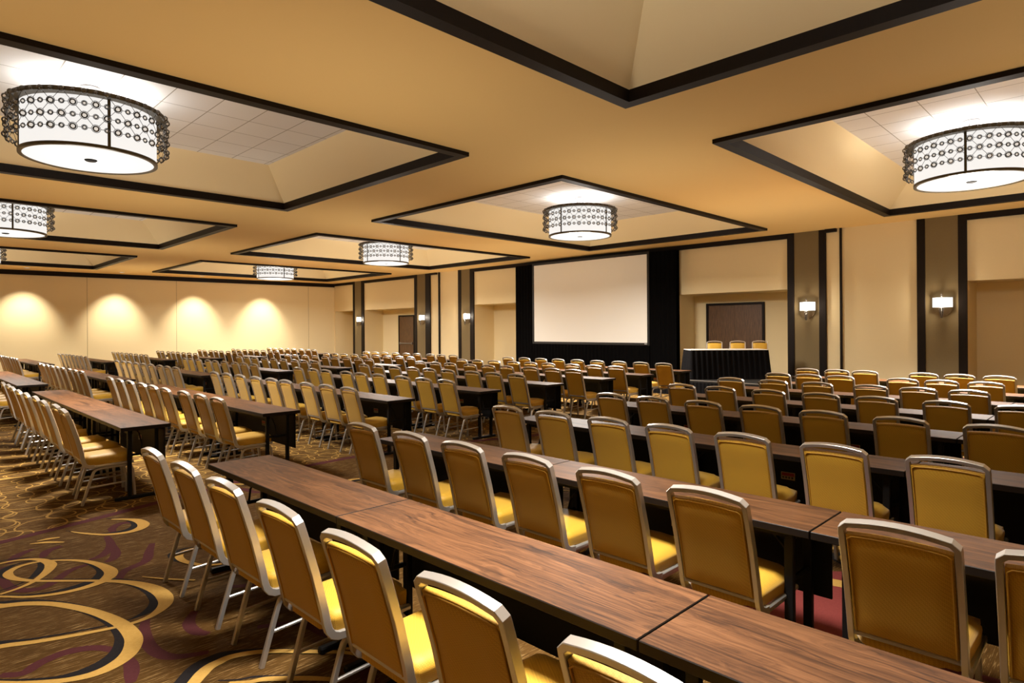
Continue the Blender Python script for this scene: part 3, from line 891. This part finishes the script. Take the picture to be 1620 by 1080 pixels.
# ------------------------------------------------------------------ chandeliers, sconces, downlights
def make_chandelier(detailed):
    """origin at the tile ceiling"""
    root = empty('drum_chandelier')
    bot, top = -1.00, -0.345
    R = 0.785
    bm = bmesh.new()
    ring_lathe(bm, [(0.0, 0.0), (0.115, 0.0), (0.125, -0.012), (0.125, -0.055), (0.115, -0.062), (0.0, -0.062)], 32, close_profile=False)
    new_mesh_object('canopy', bm, M['pewter'], root, 40)
    for k in range(3):
        t = 2 * PI * k / 3 + 0.4
        bm = bmesh.new()
        tube(bm, (0.085 * math.cos(t), 0.085 * math.sin(t), -0.06), (0.085 * math.cos(t), 0.085 * math.sin(t), top + 0.02), 0.011)
        new_mesh_object('stem', bm, M['pewter'], root, 40)
    bm = bmesh.new()                         # flat hoop that carries the crystal net, and a spider to the stems
    ring_lathe(bm, [(R - 0.02, top - 0.022), (0.905, top - 0.022), (0.905, top + 0.036), (R - 0.02, top + 0.036)], 64)
    for k in range(3):
        t = 2 * PI * k / 3 + 0.4
        sweep(bm, [(0, 0, top + 0.018), (R * math.cos(t), R * math.sin(t), top + 0.018)], Vector((0, 0, 1)), 0.025, 0.015)
    new_mesh_object('top_ring', bm, M['bronze'], root, 40)
    bm = bmesh.new()
    for i in range(48):
        t0, t1 = 2 * PI * i / 48, 2 * PI * (i + 1) / 48
        quad(bm, [(R * math.cos(t0), R * math.sin(t0), bot + 0.02), (R * math.cos(t1), R * math.sin(t1), bot + 0.02), (R * math.cos(t1), R * math.sin(t1), top), (R * math.cos(t0), R * math.sin(t0), top)])
    bmesh.ops.remove_doubles(bm, verts=bm.verts[:], dist=1e-5)
    o = new_mesh_object('lamp_shade', bm, M['shade'], root, 40)
    bm = bmesh.new(); disc(bm, 0.55, top - 0.05, 32, up=True)
    new_mesh_object('bulb_tray', bm, M['uplight'], root)
    bm = bmesh.new(); disc(bm, R - 0.02, bot + 0.012, 48)
    new_mesh_object('diffuser', bm, M['diffuser'], root)
    bm = bmesh.new()
    ring_lathe(bm, [(R - 0.035, bot), (R + 0.012, bot), (R + 0.012, bot + 0.04), (R - 0.035, bot + 0.04)], 64)
    new_mesh_object('bottom_ring', bm, M['bronze'], root, 40)
    bm = bmesh.new()
    ring_lathe(bm, [(0.0, bot - 0.012), (0.06, bot - 0.010), (0.075, bot + 0.002), (0.075, bot + 0.011), (0.0, bot + 0.011)], 24, close_profile=False)
    new_mesh_object('finial', bm, M['finial'], root, 40)
    for k in range(4):
        t = 2 * PI * k / 4 + 0.06
        bm = bmesh.new()
        c, s = math.cos(t), math.sin(t)
        sweep(bm, [((R + 0.006) * c, (R + 0.006) * s, bot + 0.03), ((R + 0.006) * c, (R + 0.006) * s, top + 0.005)], Vector((c, s, 0)), 0.035, 0.012)
        new_mesh_object('strap', bm, M['bronze'], root, 40)
    # crystal net: beads on dark hoops, wired into a lattice
    N = 24
    RC = 0.915
    zs = [top - 0.005, top - 0.155, top - 0.305, top - 0.455]
    def pt(ang, z): return Vector((RC * math.cos(ang), RC * math.sin(ang), z))
    RB, RS = 0.041, 0.027
    beads = {}
    def bead_mesh(r):
        if r not in beads:
            bm = bmesh.new(); bmesh.ops.create_icosphere(bm, subdivisions=2, radius=r)
            me = bpy.data.meshes.new('crystal_bead'); bm.to_mesh(me); bm.free(); me.materials.append(M['crystal'])
            for p in me.polygons: p.use_smooth = True
            beads[r] = me
        return beads[r]
    wires = bmesh.new()
    rest = bmesh.new()
    for row, z in enumerate(zs):
        for i in range(2 * N):
            ang = PI * i / N
            big = (i % 2 == 0) == (row % 2 == 0)
            r = RB if big else RS
            p = pt(ang, z)
            if detailed and row in (1, 2):
                o = bpy.data.objects.new('crystal_bead', bead_mesh(r)); COL.objects.link(o); o.parent = root; o.location = p
            else:
                bmesh.ops.create_icosphere(rest, subdivisions=2, radius=r, matrix=Matrix.Translation(p))
            rad = Vector((math.cos(ang), math.sin(ang), 0)); tan = Vector((-math.sin(ang), math.cos(ang), 0)); zz = Vector((0, 0, 1))
            R2, O2 = r * 1.18, (RS if big else RB) * 1.18
            if row > 0:
                ps = [p + tan * (R2 * math.cos(2 * PI * q / 14)) + zz * (R2 * math.sin(2 * PI * q / 14)) for q in range(14)]
                sweep(wires, ps, rad, 0.0062, 0.0062, closed=True, ch=0.2)
                nxt = pt(PI * (i + 1) / N, z)
                d = (nxt - p).normalized()
                tube(wires, p + d * R2, nxt - d * O2, 0.0036, seg=4)
            if big and row < 3:
                for sgn in (-1, 1):
                    q = pt(ang + sgn * PI / N, zs[row + 1])
                    d = (q - p).normalized()
                    tube(wires, p + d * R2, q - d * RB * 1.18, 0.0036, seg=4)
    s = new_mesh_object('crystal_beads', rest, M['crystal'], root, 60); s['kind'] = 'stuff'
    new_mesh_object('wire_lattice', wires, M['wire'], root)
    return root

def make_sconce():
    """origin on the wall at the middle of the shade; -y faces the room"""
    root = empty('wall_sconce')
    bm = bmesh.new()                        # half-oval backplate
    out = [(-0.205, 0.12)] + [(-0.205 * math.cos(PI * k / 20), -0.10 - 0.235 * math.sin(PI * k / 20)) for k in range(21)] + [(0.205, 0.12)]
    f = [bm.verts.new((x, -0.016, z)) for x, z in out]
    b = [bm.verts.new((x, 0.0, z)) for x, z in out]
    bm.faces.new(f); bm.faces.new(b[::-1])
    for k in range(len(out)):
        k2 = (k + 1) % len(out)
        bm.faces.new((f[k], b[k], b[k2], f[k2]))
    bmesh.ops.recalc_face_normals(bm, faces=bm.faces)
    new_mesh_object('backplate', bm, M['sconce_plate'], root)
    bm = bmesh.new()                        # half-drum shade
    pts = [(0.205 * math.cos(PI + PI * k / 16), -0.018 + 0.115 * math.sin(PI + PI * k / 16)) for k in range(17)]
    lo = [bm.verts.new((x, y, -0.115)) for x, y in pts]; hi = [bm.verts.new((x, y, 0.115)) for x, y in pts]
    for k in range(16): bm.faces.new((lo[k], lo[k + 1], hi[k + 1], hi[k]))
    new_mesh_object('lamp_shade', bm, M['sconce_shade'], root, 60)
    for z in (-0.119, 0.119):
        bm = bmesh.new()
        sweep(bm, [(x * 1.01, y * 1.02, z) for x, y in pts], Vector((0, 0, 1)), 0.008, 0.010)
        new_mesh_object('shade_band', bm, M['pewter'], root)
    bm = bmesh.new()
    for z, r in [(0.165, 0.022), (0.21, 0.015), (-0.165, 0.042), (-0.235, 0.036), (-0.30, 0.030), (-0.355, 0.024)]:
        bmesh.ops.create_icosphere(bm, subdivisions=2, radius=r, matrix=Matrix.Translation((0, -0.135, z)))
    new_mesh_object('crystal_strand', bm, M['crystal'], root, 60)
    bm = bmesh.new()
    tube(bm, (0, -0.135, 0.22), (0, -0.135, 0.12), 0.003); tube(bm, (0, -0.135, -0.12), (0, -0.135, -0.37), 0.003)
    for z, r in [(0.165, 0.022), (-0.165, 0.042), (-0.235, 0.036), (-0.30, 0.030), (-0.355, 0.024)]:
        sweep(bm, [(r * 1.15 * math.cos(2 * PI * q / 12), -0.135, z + r * 1.15 * math.sin(2 * PI * q / 12)) for q in range(12)], Vector((0, 1, 0)), 0.005, 0.005, closed=True)
    new_mesh_object('wire_hanger', bm, M['pewter'], root)
    return root

def lamps():
    M['sconce_plate'] = mat('sconce_bronze_plate', (0.16, 0.105, 0.045), 0.45, 0.5)
    protos = {True: make_chandelier(True), False: make_chandelier(False)}
    placed = set()
    lit = []
    spots = [((10.03, 12.48), 'crystal-netted drum chandelier in the ceiling recess before the screen'),
             ((18.79, 12.48), 'crystal-netted drum chandelier in the second recess left of the screen'),
             ((27.73, 12.48), 'small-looking far drum chandelier in the recess nearest the end wall'),
             ((1.90, 12.48), 'drum chandelier in the recess at the right edge, above the right sconces'),
             ((10.11, 1.97), 'large near drum chandelier hanging at the upper left'),
             ((18.93, 1.97), 'drum chandelier cut by the left edge, below the large near one'),
             ((27.80, 1.97), 'farthest drum chandelier, barely showing at the left edge'),
             ((1.90, 1.97), 'drum chandelier in the overhead recess at the top of the picture')]
    for i, ((a, b), lab) in enumerate(spots):
        near = i in (0, 3, 4, 5)
        o = copy_thing(protos[near]) if near in placed else protos[near]
        placed.add(near)
        o.location = (-a, b, TILE)
        o.rotation_euler = (0, 0, 0.0)
        tag(o, lab, 'chandelier', 'drum chandeliers')
        lit.append((o, a, b))
    for o, a, b in lit:
        for nm, kind, z, pw, rx, size in [('lamp_down', 'AREA', -1.03, DOWN_W, 0.0, 0.9), ('lamp_glow', 'POINT', -1.16, GLOW_W, 0.0, 0.30), ('lamp_up', 'AREA', -0.30, UP_W, PI, 1.2), ('lamp_spill', 'POINT', -0.36, SPILL_W, 0.0, 0.25)]:
            ld = bpy.data.lights.new(nm, kind); ld.energy = pw * (0.45 if (a < 3 and b < 8 and nm == 'lamp_down') else 2.0 if (a < 3 and b < 8 and nm == 'lamp_spill') else 1.0) * (DOWN_K if nm == 'lamp_down' else GLOW_K if nm == 'lamp_glow' else (1.0, 1.0))[0 if b > 8 else 1]
            ld.color = (0.90, 0.92, 1.0) if nm == 'lamp_up' else (1.0, 0.95, 0.88) if nm == 'lamp_spill' else (1.0, 0.93, 0.84)
            if kind == 'AREA': ld.shape = 'DISK'; ld.size = size; ld.spread = math.radians(180 if rx else (125 if a < 3 else 165) if b > 8 else 96 if a < 3 else 135)
            else: ld.shadow_soft_size = size
            lo = bpy.data.objects.new(nm, ld); COL.objects.link(lo); lo.parent = o; lo.location = (0, 0, z); lo.rotation_euler = (rx, 0, 0)
    s0 = make_sconce()
    for i, (a, lab) in enumerate([(3.34, 'lit wall sconce on the rightmost taupe pilaster'), (6.48, 'lit wall sconce on the taupe pilaster right of the head table'),
                                  (20.93, 'lit wall sconce on the pilaster just left of the screen drapes'), (24.2, 'lit wall sconce right of the far single door'),
                                  (29.85, 'lit wall sconce on the farthest pilaster near the end wall')]):
        o = s0 if i == 0 else copy_thing(s0)
        o.location = (-a, WB - 0.037, 2.29)
        tag(o, lab, 'sconce', 'wall sconces')
        ld = bpy.data.lights.new('sconce_bulb', 'POINT'); ld.energy = SCONCE_W; ld.color = (1.0, 0.86, 0.68); ld.shadow_soft_size = 0.05
        lo = bpy.data.objects.new('sconce_bulb', ld); COL.objects.link(lo); lo.parent = o; lo.location = (0, -0.19, 0.0)
    # recessed wall-washers
    d0 = empty('recessed_downlight')
    bm = bmesh.new(); ring_lathe(bm, [(0.07, -0.002), (0.105, -0.002), (0.105, -0.012), (0.095, -0.016), (0.07, -0.010)], 28)
    new_mesh_object('trim_ring', bm, M['white_metal'], d0, 40)
    bm = bmesh.new(); disc(bm, 0.07, -0.004, 24)
    new_mesh_object('lens', bm, M['downlight'], d0)
    for i, (b, lab) in enumerate([(4.05, 'leftmost visible recessed downlight before the end wall'), (7.4, 'recessed downlight before the end wall, second from left'),
                                  (10.7, 'recessed downlight before the end wall, third from left'), (14.0, 'recessed downlight before the end wall, nearest its right corner'),
                                  (0.7, 'recessed downlight before the end wall, beyond the left edge')]):
        o = d0 if i == 0 else copy_thing(d0)
        a = wall_left_a(b) - 1.35
        o.location = (-a, b, HC)
        tag(o, lab, 'downlight', 'wall-washing downlights')
        ld = bpy.data.lights.new('downlight_beam', 'SPOT'); ld.energy = WASH_W; ld.color = (1.0, 0.90, 0.74); ld.spot_size = math.radians(70); ld.spot_blend = 0.9; ld.shadow_soft_size = 0.05
        lo = bpy.data.objects.new('downlight_beam', ld); COL.objects.link(lo); lo.parent = o; lo.location = (0, 0, -0.03)
        lo.rotation_euler = (0, math.radians(24), 0)   # tilted to the wall

    # added fill: unseen upward spots that brighten the ceiling, not fixtures of the room
    for a, b in [(6.0, -1.5), (6.0, 3.6), (6.0, 8.7), (6.0, 13.6), (13.5, -1.5), (13.5, 3.6), (13.5, 8.7), (13.5, 14.6), (21.4, 0.5), (21.4, 5.6), (21.4, 10.7), (21.4, 15.4),
                 (29.6, 2.5), (29.6, 8.0), (29.6, 13.8), (0.8, -2.6), (-1.0, 3.6), (-1.0, 9.0), (1.5, 14.6), (17.6, 14.8)]:
        ld = bpy.data.lights.new('ceiling_fill', 'SPOT'); ld.energy = CEILING_FILL_W; ld.color = (1.0, 0.93, 0.82)
        ld.spot_size = math.radians(158); ld.spot_blend = 1.0; ld.shadow_soft_size = 0.6
        lo = bpy.data.objects.new('ceiling_fill', ld); COL.objects.link(lo); lo.location = (-a, b, 1.15); lo.rotation_euler = (PI, 0, 0)

# ------------------------------------------------------------------ screen and drapes
def stage():
    B = 17.80
    a0, a1, z0, z1 = 11.48, 16.60, 1.225, 4.165
    c = (a0 + a1) / 2
    root = empty('projection_screen', (-c, B, 0), 0, 'large white projection screen in a thin black frame', 'screen')
    w = (a1 - a0) / 2
    bm = bmesh.new(); box(bm, -w, w, -0.004, 0.004, z0, z1)
    new_mesh_object('screen_surface', bm, M['screen'], root)
    bm = bmesh.new(); fw = 0.085
    box(bm, -w - fw, -w, -0.02, 0.03, z0 - fw, z1 + fw, bevel=.004); box(bm, w, w + fw, -0.02, 0.03, z0 - fw, z1 + fw, bevel=.004)
    box(bm, -w, w, -0.02, 0.03, z0 - fw, z0, bevel=.004); box(bm, -w, w, -0.02, 0.03, z1, z1 + fw, bevel=.004)
    fr = new_mesh_object('screen_frame', bm, M['screen_black'], root)
    bm = bmesh.new()
    box(bm, w - 0.10, w - 0.045, -0.0225, -0.0205, z0 - 0.045, z0 - 0.026); box(bm, w - 0.035, w - 0.004, -0.0225, -0.0205, z0 - 0.043, z0 - 0.028)
    new_mesh_object('maker_mark', bm, M['print_white'], fr)
    for s in (-1, 1):
        bm = bmesh.new()
        box(bm, s * (w - 0.4) - 0.025, s * (w - 0.4) + 0.025, 0.031, 0.075, 0.0, z1); box(bm, s * (w - 0.4) - 0.03, s * (w - 0.4) + 0.03, 0.031, 0.15, 0.0, 0.03)
        new_mesh_object('stand_leg', bm, M['screen_black'], root)
    def drape(name, x0, x1, za, zb, bb, label):
        o_a = (x0 + x1) / 2
        bm = bmesh.new()
        pleats(bm, [(-(x1 - o_a), 0), (-(x0 - o_a), 0)], za, zb, 0.16, 0.022, False)
        ret = bmesh.ops.solidify(bm, geom=bm.faces[:], thickness=0.004)
        o = new_mesh_object(name, bm, M['drape'], None, 60)
        o.location = (-o_a, bb, 0)
        tag(o, label, 'drape', 'black drapes round the screen')
    drape('stage_drape', a1 + 0.088, 17.62, 0.01, 4.22, B + 0.03, 'tall black drape along the left side of the projection screen')
    drape('stage_drape', 10.40, a0 - 0.088, 0.01, 4.22, B + 0.03, 'tall black drape along the right side of the projection screen')
    drape('screen_skirt', a0 - 0.08, a1 + 0.08, 0.01, z0 - 0.088, B + 0.01, 'black drape hanging below the projection screen')
    # masking drape behind, up to the ceiling trim
    drape('backing_drape', 10.42, 17.75, 0.01, 4.22, B + 0.24, 'wide black backing drape behind the projection screen')

# ------------------------------------------------------------------ camera, light, build
def main():
    make_materials()
    build_floor()
    n = build_ceiling()
    n = build_walls(n)
    build_door('door_1', 8.19, 10.14, 2.515, 2, 'dark wood double door in the niche behind the head table', True)
    build_door('door_2', 26.45, 27.86, 2.48, 1, 'single dark wood door with a push bar in the far niche', True)
    stage()
    lamps()
    furnish()
    cd = bpy.data.cameras.new('camera'); cam = bpy.data.objects.new('camera', cd); COL.objects.link(cam)
    cd.sensor_fit = 'HORIZONTAL'; cd.sensor_width = 36.0
    cd.lens = 988.1 / 1620 * 36.0
    cd.shift_y = -19.5 / 1620
    cd.clip_start = 0.05; cd.clip_end = 200
    yaw, roll = 0.7863, -0.0064
    cam.location = (0, 0, EYE)
    r = Vector((math.cos(yaw), math.sin(yaw), 0)); fwd = Vector((-math.sin(yaw), math.cos(yaw), 0)); up = Vector((0, 0, 1))
    r2 = r * math.cos(roll) + up * math.sin(roll); u2 = -r * math.sin(roll) + up * math.cos(roll)
    mtx = Matrix((r2, u2, -fwd)).transposed().to_4x4(); mtx.translation = cam.location
    cam.matrix_world = mtx
    SC.camera = cam
    w = bpy.data.worlds.new('room_air'); w.use_nodes = True; SC.world = w
    w.node_tree.nodes['Background'].inputs[0].default_value = (1.0, 0.85, 0.6, 1); w.node_tree.nodes['Background'].inputs[1].default_value = 0.02
    vs = SC.view_settings
    SC.display_settings.display_device = 'sRGB'
    vs.view_transform = 'Standard'; vs.look = 'None'; vs.gamma = 1.0; vs.exposure = EXPOSURE; vs.use_curve_mapping = False
    cy = SC.cycles
    cy.max_bounces = 8; cy.diffuse_bounces = 5; cy.glossy_bounces = 3; cy.transparent_max_bounces = 12
    cy.caustics_reflective = False; cy.caustics_refractive = False
    cy.sample_clamp_indirect = 6.0

main()
